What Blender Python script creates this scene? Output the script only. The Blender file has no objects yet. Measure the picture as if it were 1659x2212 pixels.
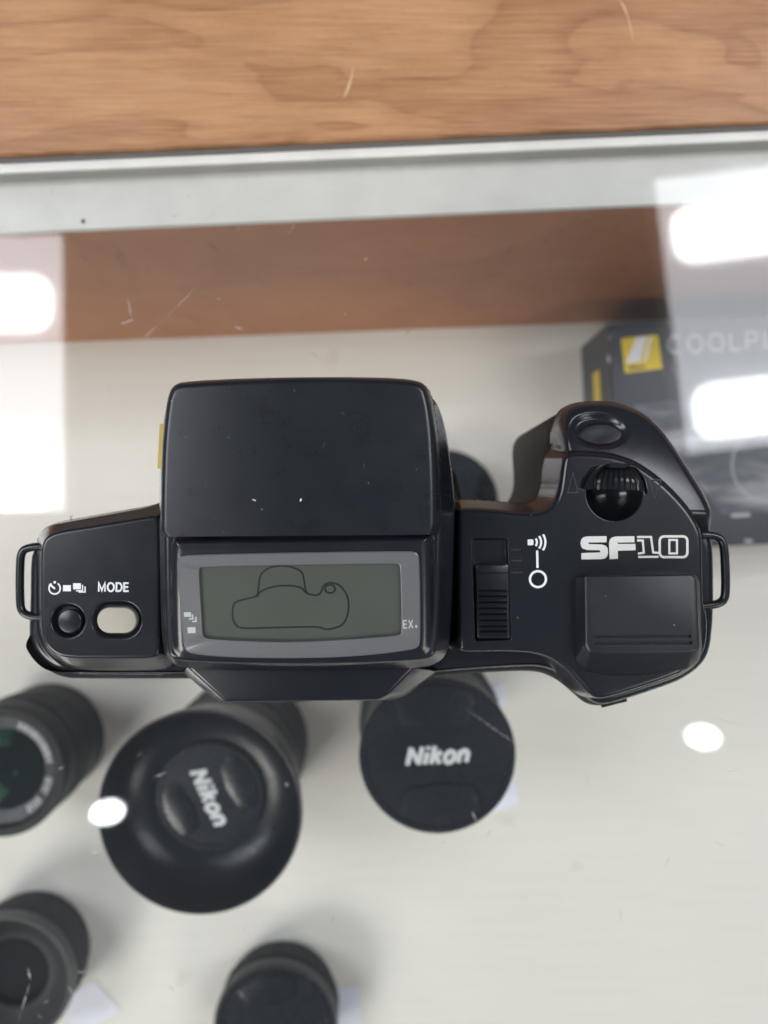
import bpy, bmesh, math, random
import numpy as np
from mathutils import Vector, Matrix

random.seed(4)
SC = bpy.context.scene
COL = SC.collection
MM = 0.001
R = math.radians

# ------------------------------------------------------------------ camera
# the phone hangs HC millimetres above the glass and looks straight down
HC, FP, CX, CY = 255.0, 1736.0, 829.5, 1106.0     # FP: focal length in pixels of a 1659 x 2212 picture
cam_d = bpy.data.cameras.new('camera')
cam = bpy.data.objects.new('camera', cam_d)
COL.objects.link(cam)
cam.location = (0, 0, HC * MM)
cam.rotation_euler = (0, 0, 0)
cam_d.sensor_fit = 'VERTICAL'
cam_d.sensor_height = 36.0
cam_d.lens = 36.0 * FP / 2212.0
cam_d.clip_start = 0.01
cam_d.clip_end = 50
cam_d.dof.use_dof = True
cam_d.dof.focus_distance = 0.174
cam_d.dof.aperture_fstop = cam_d.lens / 2.6       # a 2.6 mm phone aperture
SC.camera = cam

# ------------------------------------------------------------------ world, exposure
w = bpy.data.worlds.new('World'); SC.world = w; w.use_nodes = True
bg = w.node_tree.nodes['Background']
bg.inputs[0].default_value = (0.72, 0.85, 1.0, 1)
bg.inputs[1].default_value = 0.18
SC.view_settings.view_transform = 'Standard'
SC.view_settings.look = 'None'
SC.view_settings.exposure = 0.0
SC.view_settings.gamma = 1.0
SC.cycles.use_denoising = True
SC.cycles.caustics_reflective = False
SC.cycles.caustics_refractive = False
SC.cycles.max_bounces = 10
SC.cycles.transparent_max_bounces = 16
SC.cycles.sample_clamp_indirect = 6.0


def area(name, loc, size, power, color, target=(0, 0, -0.1)):
    d = bpy.data.lights.new(name, 'AREA'); d.shape = 'RECTANGLE'
    d.size, d.size_y = size; d.energy = power; d.color = color
    o = bpy.data.objects.new(name, d); COL.objects.link(o)
    o.location = loc
    o.rotation_euler = (Vector(target) - Vector(loc)).to_track_quat('-Z', 'Y').to_euler()
    return o

# unseen lamps beyond what the glass mirrors; the first follows the lens shadows
area('unseen_lamp', (-1.75, -1.55, 1.75), (1.1, 1.1), 52, (1.0, 0.97, 0.92))
area('unseen_lamp', (1.9, -1.9, 1.75), (1.0, 1.0), 22, (1.0, 0.95, 0.88))  # added to brighten the shelf, not a known lamp

# ------------------------------------------------------------------ helpers
def P2(x, y, z):
    """picture position (1659 x 2212) at height z (mm) -> plan position in mm"""
    s = (HC - z) / FP
    return ((x - CX) * s, (CY - y) * s)

def P3(x, y, z):
    a = P2(x, y, z)
    return (a[0], a[1], z)

def poly(pts, z):
    return [P2(p[0], p[1], p[2] if len(p) > 2 else z) for p in pts]

def chaikin(pts, n=2):
    for _ in range(n):
        out = []
        for i in range(len(pts)):
            a, b = pts[i], pts[(i + 1) % len(pts)]
            out.append(tuple(a[k] * .75 + b[k] * .25 for k in range(len(a))))
            out.append(tuple(a[k] * .25 + b[k] * .75 for k in range(len(a))))
        pts = out
    return pts

def chaikin_open(pts, n=2):
    for _ in range(n):
        out = [pts[0]]
        for i in range(len(pts) - 1):
            a, b = pts[i], pts[i + 1]
            out.append(tuple(a[k] * .75 + b[k] * .25 for k in range(len(a))))
            out.append(tuple(a[k] * .25 + b[k] * .75 for k in range(len(a))))
        out.append(pts[-1])
        pts = out
    return pts

def obj(name, verts, faces, mat, parent=None, smooth=True, auto=None, mm=True):
    me = bpy.data.meshes.new(name)
    k = MM if mm else 1.0
    me.from_pydata([(v[0] * k, v[1] * k, v[2] * k) for v in verts], [], faces)
    me.update()
    return link(name, me, mat, parent, smooth, auto)

def link(name, me, mat, parent=None, smooth=True, auto=None):
    if mat is not None:
        me.materials.append(mat)
    for p in me.polygons:
        p.use_smooth = smooth
    if smooth and auto is not None:
        me.set_sharp_from_angle(angle=R(auto))
    o = bpy.data.objects.new(name, me)
    COL.objects.link(o)
    if parent is not None:
        put(o, parent)
    return o

def put(o, parent):
    o.parent = parent
    m = Matrix.Translation(-parent.location) if parent.type == 'EMPTY' else Matrix.Identity(4)
    if parent.type == 'EMPTY':
        for v in o.data.vertices:
            v.co = m @ v.co
    elif parent.parent is not None:
        m = Matrix.Translation(-parent.parent.location)
        for v in o.data.vertices:
            v.co = m @ v.co

def thing(name, loc, label, cat, group=None):
    o = bpy.data.objects.new(name, None)
    o.empty_display_size = 0.01
    COL.objects.link(o)
    o.location = Vector(loc) * MM
    o['label'] = label; o['category'] = cat
    if group: o['group'] = group
    return o

def bevel(o, width, seg=3, angle=30):
    bm = bmesh.new(); bm.from_mesh(o.data)
    es = [e for e in bm.edges if len(e.link_faces) == 2 and e.calc_face_angle(0) > R(angle)]
    bmesh.ops.bevel(bm, geom=es, offset=width * MM, segments=seg, profile=0.5, affect='EDGES', clamp_overlap=True)
    bm.to_mesh(o.data); bm.free()
    for p in o.data.polygons: p.use_smooth = True
    o.data.set_sharp_from_angle(angle=R(50))

def loft(name, rings, mat, parent=None, cap0=True, cap1=True, auto=40):
    """rings: lists of (x,y,z) in mm with equal counts"""
    n = len(rings[0]); vs = [v for r_ in rings for v in r_]; fs = []
    for k in range(len(rings) - 1):
        for i in range(n):
            j = (i + 1) % n
            fs.append((k * n + i, k * n + j, (k + 1) * n + j, (k + 1) * n + i))
    if cap0: fs.append(tuple(reversed(range(n))))
    if cap1: fs.append(tuple(range((len(rings) - 1) * n, len(rings) * n)))
    o = obj(name, vs, fs, mat, parent, True, None)
    fix_normals(o); o.data.set_sharp_from_angle(angle=R(auto))
    return o

def fix_normals(o):
    bm = bmesh.new(); bm.from_mesh(o.data)
    bmesh.ops.recalc_face_normals(bm, faces=bm.faces)
    bm.to_mesh(o.data); bm.free()
    for p in o.data.polygons: p.use_smooth = True

def box(name, lo, hi, mat, parent=None, bev=0.0, rot=0.0, seg=2):
    c, s = math.cos(rot), math.sin(rot)
    vs = []
    for z in (lo[2], hi[2]):
        for x, y in ((lo[0], lo[1]), (hi[0], lo[1]), (hi[0], hi[1]), (lo[0], hi[1])):
            vs.append((x * c - y * s, x * s + y * c, z))
    fs = [(3, 2, 1, 0), (4, 5, 6, 7), (0, 1, 5, 4), (1, 2, 6, 5), (2, 3, 7, 6), (3, 0, 4, 7)]
    o = obj(name, vs, fs, mat, parent, False)
    if bev: bevel(o, bev, seg)
    return o

def lathe(name, prof, mat, parent, c, n=72, rib=None, auto=40, axis=None):
    """prof: (r, z) in mm; rib=(first, last, count, depth): rows that are knurled"""
    vs, fs = [], []
    m = len(prof)
    for k, (r_, z) in enumerate(prof):
        for i in range(n):
            a = 2 * math.pi * i / n
            rr = r_
            if rib and rib[0] <= k <= rib[1]:
                rr += rib[3] * (1 if math.sin(a * rib[2]) > 0 else 0)
            vs.append((c[0] + rr * math.cos(a), c[1] + rr * math.sin(a), c[2] + z))
    for k in range(m - 1):
        for i in range(n):
            j = (i + 1) % n
            fs.append((k * n + i, k * n + j, (k + 1) * n + j, (k + 1) * n + i))
    bm = bmesh.new()
    bv = [bm.verts.new(Vector(v) * MM) for v in vs]
    for f in fs:
        bm.faces.new([bv[i] for i in f])
    bmesh.ops.remove_doubles(bm, verts=bm.verts, dist=1e-7)
    bmesh.ops.recalc_face_normals(bm, faces=bm.faces)
    me = bpy.data.meshes.new(name); bm.to_mesh(me); bm.free()
    return link(name, me, mat, parent, True, auto)

def tube(name, pts, rad, mat, parent, n=12, caps=True):
    vs, fs = [], []
    P = [Vector(p) for p in pts]
    for i, p in enumerate(P):
        t = (P[min(i + 1, len(P) - 1)] - P[max(i - 1, 0)]).normalized()
        up = Vector((0, 0, 1))
        s = t.cross(up).normalized(); u = s.cross(t).normalized()
        for k in range(n):
            a = 2 * math.pi * k / n
            vs.append(tuple(p + s * math.cos(a) * rad + u * math.sin(a) * rad))
    for i in range(len(P) - 1):
        for k in range(n):
            l = (k + 1) % n
            fs.append((i * n + k, i * n + l, (i + 1) * n + l, (i + 1) * n + k))
    if caps:
        fs.append(tuple(reversed(range(n)))); fs.append(tuple(range((len(P) - 1) * n, len(P) * n)))
    o = obj(name, vs, fs, mat, parent, True)
    fix_normals(o); o.data.set_sharp_from_angle(angle=R(60))
    return o

def ribbon(pts, wd, closed=False):
    """mitred flat band along a 2-D path; returns verts2d, faces"""
    n = len(pts); L, Rr = [], []
    for i in range(n):
        if closed:
            a, b = pts[i - 1], pts[(i + 1) % n]
        else:
            a, b = pts[max(i - 1, 0)], pts[min(i + 1, n - 1)]
        p = Vector(pts[i]); d0 = p - Vector(a); d1 = Vector(b) - p
        if d0.length < 1e-9: d0 = d1
        if d1.length < 1e-9: d1 = d0
        d0.normalize(); d1.normalize()
        n0 = Vector((-d0.y, d0.x)); n1 = Vector((-d1.y, d1.x))
        m = n0 + n1
        if m.length < 1e-6: m = n0
        m.normalize()
        k = wd / 2 / max(0.45, m.dot(n0))
        L.append(p + m * k); Rr.append(p - m * k)
    vs = [tuple(v) for v in L] + [tuple(v) for v in Rr]
    fs = []
    for i in range(n if closed else n - 1):
        j = (i + 1) % n
        fs.append((n + i, n + j, j, i))
    return vs, fs

def circle(cx, cy, rx, ry=None, n=40, a0=0, a1=360, rot=0):
    ry = rx if ry is None else ry
    full = abs(a1 - a0) >= 360
    out = []
    for i in range(n if full else n + 1):
        a = R(a0 + (a1 - a0) * i / n)
        x, y = rx * math.cos(a), ry * math.sin(a)
        c, s = math.cos(R(rot)), math.sin(R(rot))
        out.append((cx + x * c - y * s, cy + x * s + y * c))
    return out

def rrect(x0, y0, x1, y1, r_, n=6):
    out = []
    for cx, cy, a in ((x1 - r_, y0 + r_, -90), (x1 - r_, y1 - r_, 0), (x0 + r_, y1 - r_, 90), (x0 + r_, y0 + r_, 180)):
        for i in range(n + 1):
            t = R(a + 90 * i / n)
            out.append((cx + r_ * math.cos(t), cy + r_ * math.sin(t)))
    return out

def printed(name, shapes, to3, mat, parent, lift=0.05, step=0.006):
    """flat print: shapes = ('fill', pts) | ('line', pts, width, closed); to3 maps the 2-D drawing to mm"""
    vs, fs = [], []
    for k, s in enumerate(shapes):
        if s[0] == 'fill':
            v2 = list(s[1]); f2 = [tuple(range(len(v2)))]
        else:
            v2, f2 = ribbon(s[1], s[2], s[3] if len(s) > 3 else False)
        b = len(vs)
        for v in v2:
            q = to3(v[0], v[1]); vs.append((q[0], q[1], q[2] + lift + step * k))
        fs += [tuple(b + i for i in f) for f in f2]
    me = bpy.data.meshes.new(name)
    me.from_pydata([(v[0] * MM, v[1] * MM, v[2] * MM) for v in vs], [], fs)
    bm = bmesh.new(); bm.from_mesh(me)
    for f in bm.faces:
        f.normal_update()
        if f.normal.z < 0: f.normal_flip()
    bmesh.ops.triangulate(bm, faces=[f for f in bm.faces if len(f.verts) > 4])
    bm.to_mesh(me); bm.free()
    return link(name, me, mat, parent, False)

# stroke letters on a 0..1 high box: (advance, [paths])
def arc(cx, cy, rx, ry, a0, a1, n=10): return circle(cx, cy, rx, ry, n, a0, a1)
GL = {
    'M': (1.0, [[(.06, 0), (.06, 1), (.43, .12), (.80, 1), (.80, 0)]]),
    'O': (.98, [arc(.44, .5, .38, .47, 0, 359.9, 28)]),
    'D': (.86, [[(.07, .05), (.07, .95), (.35, .95)] + arc(.35, .5, .36, .45, 80, -80, 10) + [(.35, .05), (.07, .05)]]),
    'E': (.74, [[(.60, .95), (.07, .95), (.07, .05), (.62, .05)], [(.07, .51), (.55, .51)]]),
    'X': (.75, [[(.04, 0), (.66, 1)], [(.04, 1), (.66, 0)]]),
    '.': (.3, [[(.08, .0), (.08, .17)]]),
    'N': (.92, [[(.10, 0), (.10, 1.0)], [(.10, .95), (.74, .05)], [(.74, 0), (.74, 1.0)]]),
    'i': (.36, [[(.15, 0), (.15, .68)], [(.15, .84), (.15, 1.02)]]),
    'k': (.72, [[(.12, 0), (.12, 1.02)], [(.16, .30), (.56, .70)], [(.30, .42), (.62, .0)]]),
    'o': (.76, [arc(.36, .35, .27, .32, 0, 359.9, 24)]),
    'n': (.74, [[(.12, 0), (.12, .70)], [(.12, .42)] + arc(.36, .40, .23, .28, 150, 0, 8) + [(.59, 0)]]),
    'C': (.95, [arc(.48, .5, .38, .46, 50, 310, 20)]),
    'L': (.70, [[(.08, 1.0), (.08, .05), (.60, .05)]]),
    'P': (.78, [[(.08, 0), (.08, .95), (.40, .95)] + arc(.40, .70, .25, .25, 80, -80, 8) + [(.40, .45), (.08, .45)]]),
    'I': (.34, [[(.14, 0), (.14, 1)]]),
}
def word(txt, x, y, h, wd, aspect=1.0, slant=0.0, rot=0.0, gap=0.06, up=-1):
    """strokes for a word; (x, y) is the start of its base line; up=-1 when y grows downwards"""
    out = []; pen = 0.0
    c, s = math.cos(R(rot)), math.sin(R(rot))
    for ch in txt:
        adv, paths = GL[ch]
        for p in paths:
            closed = len(p) > 12 and abs(p[0][0] - p[-1][0]) < .02 and abs(p[0][1] - p[-1][1]) < .02
            q = []
            for a, b in (p[:-1] if closed else p):
                u = (pen + a * aspect + slant * b) * h; v = b * h
                uu, vv = u * c - v * s, u * s + v * c
                q.append((x + uu, y + up * vv))
            out.append(('line', q, wd, closed))
        pen += adv * aspect + gap
    return out

# ------------------------------------------------------------------ materials
def mat_new(name):
    m = bpy.data.materials.new(name); m.use_nodes = True
    nt = m.node_tree
    return m, nt, nt.nodes['Principled BSDF']

def nd(nt, typ, **kw):
    n = nt.nodes.new(typ)
    for k, v in kw.items(): setattr(n, k, v)
    return n

def coords(nt, scale=(1, 1, 1), rot=(0, 0, 0)):
    tc = nd(nt, 'ShaderNodeTexCoord'); mp = nd(nt, 'ShaderNodeMapping')
    mp.inputs['Scale'].default_value = scale; mp.inputs['Rotation'].default_value = rot
    nt.links.new(tc.outputs['Object'], mp.inputs['Vector'])
    return mp.outputs['Vector']

def noise(nt, vec, scale, detail=3, rough=.5, dist=0):
    n = nd(nt, 'ShaderNodeTexNoise')
    n.inputs['Scale'].default_value = scale; n.inputs['Detail'].default_value = detail
    n.inputs['Roughness'].default_value = rough; n.inputs['Distortion'].default_value = dist
    nt.links.new(vec, n.inputs['Vector'])
    return n.outputs['Fac']

def ramp(nt, fac, stops, interp='LINEAR'):
    r_ = nd(nt, 'ShaderNodeValToRGB'); r_.color_ramp.interpolation = interp
    e = r_.color_ramp.elements
    while len(e) < len(stops): e.new(0.5)
    for i, (p, c) in enumerate(stops):
        e[i].position = p
        e[i].color = (c, c, c, 1) if isinstance(c, (int, float)) else (*c, 1)
    nt.links.new(fac, r_.inputs['Fac'])
    return r_.outputs['Color']

def mix(nt, fac, a, b, typ='MIX'):
    m = nd(nt, 'ShaderNodeMix', data_type='RGBA', blend_type=typ)
    for s, v in ((m.inputs[0], fac), (m.inputs[6], a), (m.inputs[7], b)):
        if isinstance(v, (int, float)): s.default_value = v
        elif isinstance(v, tuple): s.default_value = (*v, 1)
        else: nt.links.new(v, s)
    return m.outputs[2]

def bump(nt, bsdf, height, strength, dist):
    b = nd(nt, 'ShaderNodeBump')
    b.inputs['Strength'].default_value = strength; b.inputs['Distance'].default_value = dist
    nt.links.new(height, b.inputs['Height']); nt.links.new(b.outputs['Normal'], bsdf.inputs['Normal'])

def plastic(name, col, rough=.4, spec=.5, grain=.25, dust=.0, coat=0.0, smear=.08, scuff=0.0):
    m, nt, b = mat_new(name)
    v = coords(nt)
    big = noise(nt, v, 60, 4, .6)
    c = mix(nt, big, tuple(x * .85 for x in col), tuple(x * 1.15 for x in col))
    if dust:
        vo = nd(nt, 'ShaderNodeTexVoronoi'); vo.inputs['Scale'].default_value = 330
        nt.links.new(v, vo.inputs['Vector'])
        msk = ramp(nt, vo.outputs['Distance'], [(.0, 1), (.035, 1), (.06, 0)])
        sep = nd(nt, 'ShaderNodeSeparateColor'); nt.links.new(vo.outputs['Color'], sep.inputs[0])
        pick = ramp(nt, sep.outputs[0], [(.0, 0), (.86, 0), (.90, 1)])
        mm_ = nd(nt, 'ShaderNodeMath', operation='MULTIPLY'); nt.links.new(msk, mm_.inputs[0]); nt.links.new(pick, mm_.inputs[1])
        m2 = nd(nt, 'ShaderNodeMath', operation='MULTIPLY'); nt.links.new(mm_.outputs[0], m2.inputs[0]); m2.inputs[1].default_value = dust
        c = mix(nt, m2.outputs[0], c, (.42, .42, .40))
    if scuff:
        bl = ramp(nt, noise(nt, v, 38, 6, .7), [(.5, 0), (.8, scuff * .12)])
        c = mix(nt, bl, c, (.09, .092, .10))
    nt.links.new(c, b.inputs['Base Color'])
    rr = nd(nt, 'ShaderNodeMapRange'); nt.links.new(noise(nt, v, 140, 5, .65), rr.inputs[0])
    rr.inputs[3].default_value = max(.02, rough - smear); rr.inputs[4].default_value = rough + smear
    nt.links.new(rr.outputs[0], b.inputs['Roughness'])
    b.inputs['Specular IOR Level'].default_value = spec
    b.inputs['Coat Weight'].default_value = coat; b.inputs['Coat Roughness'].default_value = .08
    if grain: bump(nt, b, noise(nt, v, 5200, 2, .5), grain, .00004)
    return m

BLK = plastic('black_satin_plastic', (.0088, .0100, .0140), .24, .5, .22, .6, smear=.07, scuff=.5)
BLKH = plastic('flash_black_plastic', (.0080, .0093, .0132), .29, .5, .2, .6, smear=.08, scuff=.6)
GLOSS = plastic('black_gloss_plastic', (.007, .0075, .009), .17, .5, .0, .3, smear=.03)
GRIP = plastic('grip_black_plastic', (.006, .0065, .0085), .25, .5, .2, .4, smear=.05)
RUB = plastic('black_textured_plastic', (.0070, .0080, .0115), .40, .5, .7, .7, scuff=.5)
LOWR = plastic('grip_rubber', (.009, .009, .010), .62, .28, .8, .3)
DARK = plastic('groove_shade_hair_black', (.006, .006, .007), .6, .3, 0)  # painted groove shade of ticks and triangles, also the hair colour
WHITE = plastic('white_print', (.72, .73, .74), .55, .4, .4)
SILV = plastic('silver_print', (.60, .60, .57), .42, .5, .8)
CREAM = plastic('warm_grey_button', (.37, .34, .285), .5, .5, .3)
BEZEL = plastic('grey_bezel', (.108, .109, .115), .36, .5, .5, .7, coat=.25)
LCDM = plastic('display_face', (.066, .074, .060), .22, .5, 0, .5, coat=.4, smear=.04)
LCDL = plastic('display_line', (.004, .004, .005), .4, .4, 0)
BEZP = plastic('bezel_print', (.42, .44, .43), .5, .4, 0)
YEL = plastic('yellow_plastic', (.62, .46, .10), .45, .5, 0)
LBAR = plastic('lens_black', (.008, .008, .009), .5, .25, 0)
LGRP = plastic('lens_rubber', (.013, .013, .013), .62, .35, 0)
LCAP = plastic('lens_cap_black', (.005, .0058, .0085), .27, .5, 0)
LHOOD = plastic('hood_black', (.0035, .004, .0065), .3, .3, 0)
LDARK = plastic('lens_inside_black', (.004, .004, .005), .65, .1, 0)
LRING = plastic('lens_ring_grey', (.035, .035, .038), .4, .5, 0)
LTXT = plastic('lens_print', (.62, .63, .64), .5, .4, 0)
BOXM = plastic('box_card', (.018, .019, .028), .35, .5, .1)
BOXY = plastic('box_yellow', (.72, .52, .015), .4, .5, 0)
BOXP = plastic('box_pale_print', (.40, .40, .42), .4, .5, 0)
BOXG = plastic('box_grey_print', (.12, .12, .14), .4, .5, 0)
ALU = plastic('frame_metal', (.67, .65, .615), .38, .5, .15)
LINT = plastic('grey_lint', (.10, .10, .11), .7, .3, 0)
GLINT = plastic('painted_glint', (.045, .047, .052), .4, .5, 0)  # painted highlight along the flat ticks and triangles
GRIME = plastic('grimy_metal', (.11, .10, .09), .6, .4, .5)
PAPER = plastic('paper_tag', (.80, .80, .88), .7, .3, 0)

def box_picture():
    m, nt, b = mat_new('box_picture_print')
    v = coords(nt, (1, 2.6, 1), (0, 0, R(-6)))
    c = ramp(nt, noise(nt, v, 26, 3, .55, .4), [(.34, (.02, .022, .032)), (.5, (.07, .07, .09)), (.66, (.34, .34, .37))])
    nt.links.new(c, b.inputs['Base Color']); b.inputs['Roughness'].default_value = .35
    return m
BOXPIC = box_picture()

def glass_lens():
    m, nt, b = mat_new('coated_lens_glass')
    b.inputs['Base Color'].default_value = (.003, .006, .005, 1)
    b.inputs['Roughness'].default_value = .03
    b.inputs['Specular IOR Level'].default_value = .05; b.inputs['Specular Tint'].default_value = (.25, 1, .65, 1)
    return m
LGLASS = glass_lens()

def lens_back():
    m, nt, b = mat_new('far_element_coating')
    b.inputs['Base Color'].default_value = (.10, .035, .06, 1); b.inputs['Roughness'].default_value = .5
    return m
LBACK = lens_back()

def pane():
    """clear float glass: mirror share by the angle of view, the rest passes straight through; a little dust"""
    m, nt, b = mat_new('clear_glass')
    nt.nodes.remove(b)
    out = nt.nodes['Material Output']
    lw = nd(nt, 'ShaderNodeLayerWeight'); lw.inputs['Blend'].default_value = .5
    p = nd(nt, 'ShaderNodeMath', operation='POWER'); nt.links.new(lw.outputs['Facing'], p.inputs[0]); p.inputs[1].default_value = 4.0
    k = nd(nt, 'ShaderNodeMath', operation='MULTIPLY_ADD'); nt.links.new(p.outputs[0], k.inputs[0]); k.inputs[1].default_value = .9; k.inputs[2].default_value = .043
    tr = nd(nt, 'ShaderNodeBsdfTransparent'); tr.inputs[0].default_value = (.99, .992, .988, 1)
    gl = nd(nt, 'ShaderNodeBsdfGlossy'); gl.inputs['Roughness'].default_value = 0.012
    gl.inputs['Color'].default_value = (1, 1, 1, 1)
    mx = nd(nt, 'ShaderNodeMixShader')
    nt.links.new(k.outputs[0], mx.inputs[0]); nt.links.new(tr.outputs[0], mx.inputs[1]); nt.links.new(gl.outputs[0], mx.inputs[2])
    v = coords(nt)
    dust = ramp(nt, noise(nt, v, 14, 4, .6), [(.35, .001), (.75, .009)])
    df = nd(nt, 'ShaderNodeBsdfDiffuse'); df.inputs[0].default_value = (.75, .76, .8, 1)
    mx2 = nd(nt, 'ShaderNodeMixShader')
    nt.links.new(dust, mx2.inputs[0]); nt.links.new(mx.outputs[0], mx2.inputs[1]); nt.links.new(df.outputs[0], mx2.inputs[2])
    nt.links.new(mx2.outputs[0], out.inputs['Surface'])
    return m
PANE = pane()

def scratch_mat():
    m, nt, b = mat_new('glass_scratch')
    nt.nodes.remove(b); out = nt.nodes['Material Output']
    tr = nd(nt, 'ShaderNodeBsdfTransparent'); df = nd(nt, 'ShaderNodeBsdfDiffuse'); df.inputs[0].default_value = (.8, .8, .8, 1)
    mx = nd(nt, 'ShaderNodeMixShader')
    v = coords(nt)
    f = ramp(nt, noise(nt, v, 400, 3, .6), [(.3, .10), (.7, .60)])
    nt.links.new(f, mx.inputs[0]); nt.links.new(tr.outputs[0], mx.inputs[1]); nt.links.new(df.outputs[0], mx.inputs[2])
    nt.links.new(mx.outputs[0], out.inputs['Surface'])
    return m
SCR = scratch_mat()

def wood(name, c0, c1, c2, rough=.42, contrast=1.0):
    m, nt, b = mat_new(name)
    v = coords(nt, (1, 3.6, 1), (0, 0, R(-2.4)))
    big = noise(nt, v, 8.5, 3.0, .5, .6)
    mul = nd(nt, 'ShaderNodeMath', operation='MULTIPLY'); nt.links.new(big, mul.inputs[0]); mul.inputs[1].default_value = 4.2
    fr = nd(nt, 'ShaderNodeMath', operation='FRACT'); nt.links.new(mul.outputs[0], fr.inputs[0])
    band = ramp(nt, fr.outputs[0], [(0, .05), (.05, .70), (.35, 1.0), (.8, .55), (1, .15)])
    col = mix(nt, band, c0, c1)
    v2 = coords(nt, (6, 170, 6), (0, 0, R(-2.4)))
    fib = noise(nt, v2, 7, 5, .7)
    fr_ = ramp(nt, fib, [(.36, 0), (.64, 1)])
    v5 = coords(nt, (3.5, 44, 3), (0, 0, R(-2.4)))
    mid = ramp(nt, noise(nt, v5, 8, 4, .65), [(.38, 0), (.66, 1)])
    col = mix(nt, mix(nt, .32 * contrast, (0, 0, 0), mid), col, tuple(x * .78 for x in c0))
    col = mix(nt, mix(nt, .48 * contrast, (0, 0, 0), fr_), col, c2)
    v3 = coords(nt, (1, 2.2, 1))
    col = mix(nt, ramp(nt, noise(nt, v3, 16, 4, .6), [(.4, 0), (.8, .5)]), col, tuple(x * .72 for x in c0))
    v4 = coords(nt, (30, 420, 6), (0, 0, R(-2.4)))
    pores = ramp(nt, noise(nt, v4, 9, 3, .6), [(.62, 0), (.72, .5)])
    col = mix(nt, pores, col, tuple(x * .45 for x in c0))
    nt.links.new(col, b.inputs['Base Color'])
    b.inputs['Roughness'].default_value = rough
    bump(nt, b, fib, .25, .0002)
    return m
WOOD = wood('counter_wood', (.27, .108, .042), (.48, .240, .112), (.60, .36, .205), .4)
WOODB = wood('panel_wood', (.40, .150, .055), (.47, .19, .078), (.48, .21, .10), .5, .6)
SPLIT = plastic('split_wood', (.58, .38, .23), .6, .3, 0)

def liner():
    m, nt, b = mat_new('cream_liner')
    v = coords(nt)
    a = noise(nt, v, 9, 5, .6)
    c = mix(nt, a, (.73, .705, .645), (.80, .775, .715))
    v2 = coords(nt, (3, 40, 1))
    c = mix(nt, ramp(nt, noise(nt, v2, 6, 4, .6), [(.45, 0), (.8, .35)]), c, (.65, .625, .57))
    st = ramp(nt, noise(nt, v, 34, 3, .5), [(.70, 0), (.78, .22)])
    c = mix(nt, st, c, (.46, .40, .33))
    nt.links.new(c, b.inputs['Base Color'])
    b.inputs['Roughness'].default_value = .55
    bump(nt, b, noise(nt, v, 900, 3, .5), .15, .0003)
    return m
LINER = liner()

def emit(name, col, s):
    m, nt, b = mat_new(name)
    b.inputs['Base Color'].default_value = (0.8, 0.8, 0.8, 1)
    b.inputs['Emission Color'].default_value = (*col, 1); b.inputs['Emission Strength'].default_value = s
    return m
TUBE = emit('tube_glow', (.93, .97, 1.0), 15.0)
TRAY2 = emit('bright_light_diffuser', (.88, .92, 1.0), 5.4)
TRAY = emit('light_diffuser', (.90, .93, 1.0), 4.4)
HALO = emit('bloom_glow', (.55, .75, 1.0), 1.6)  # faint glow imitating bloom around the downlights
SPOT = emit('downlight_glow', (.95, .98, 1.0), 45.0)

# ------------------------------------------------------------------ display case
ROT = 0.0435                 # the case stands a little turned against the picture
def case_y(y, z): return (CY - y) / FP * (HC - z) * math.cos(ROT)

SHELF = -160.0
case = thing('display_case', (0, 0, SHELF - 12), 'glass topped display case with cream shelf, pale metal frame and brown wooden back panel', 'display case')
yw, yl, ye = case_y(298, 0), case_y(322, 1), case_y(467, -5.2)
ys = case_y(697, SHELF)
gl = box('glass_top', (-620, -520, -5), (620, case_y(316, -2), 0), PANE, case, 0, ROT)
lip = box('frame_lip', (-620, case_y(340, 1), .03), (620, case_y(318, 1), 1.6), ALU, case, .9, ROT, 4)
box('frame_step', (-620, case_y(318, 1) + .15, -5), (620, case_y(300, 2), 0.9), GRIME, case, .4, ROT)
box('frame_ledge', (-620, ye, -8), (620, case_y(303, 2), -5.1), ALU, case, .4, ROT)
# the wooden back panel under the ledge
cR, sR = math.cos(ROT), math.sin(ROT)
def rr(x, y, z): return (x * cR - y * sR, x * sR + y * cR, z)
bp = obj('back_panel', [rr(-620, ys, SHELF), rr(620, ys - 8, SHELF), rr(620, ye + 1, -8.2), rr(-620, ye + 1, -8.2),
                        rr(-620, ys + 16, SHELF), rr(620, ys + 16, SHELF), rr(620, ye + 16, -8.2), rr(-620, ye + 16, -8.2)],
         [(0, 1, 2, 3), (5, 4, 7, 6), (1, 5, 6, 2), (4, 0, 3, 7), (4, 5, 1, 0), (3, 2, 6, 7)], WOODB, case, False)
box('shelf', (-620, -520, SHELF - 12), (620, ys + 16, SHELF - 1), ALU, case, 0, ROT)
box('shelf_liner', (-618, -518, SHELF - .9), (618, ys + 14, SHELF - .05), LINER, case, 0, ROT)
# fastener hole in the ledge
lathe('screw_hole', [(0, -.02), (.75, -.02), (.75, .06), (0.0, .03)], GRIME, case, (*P2(180, 478, -5.1), -5.05), 14)

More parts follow.
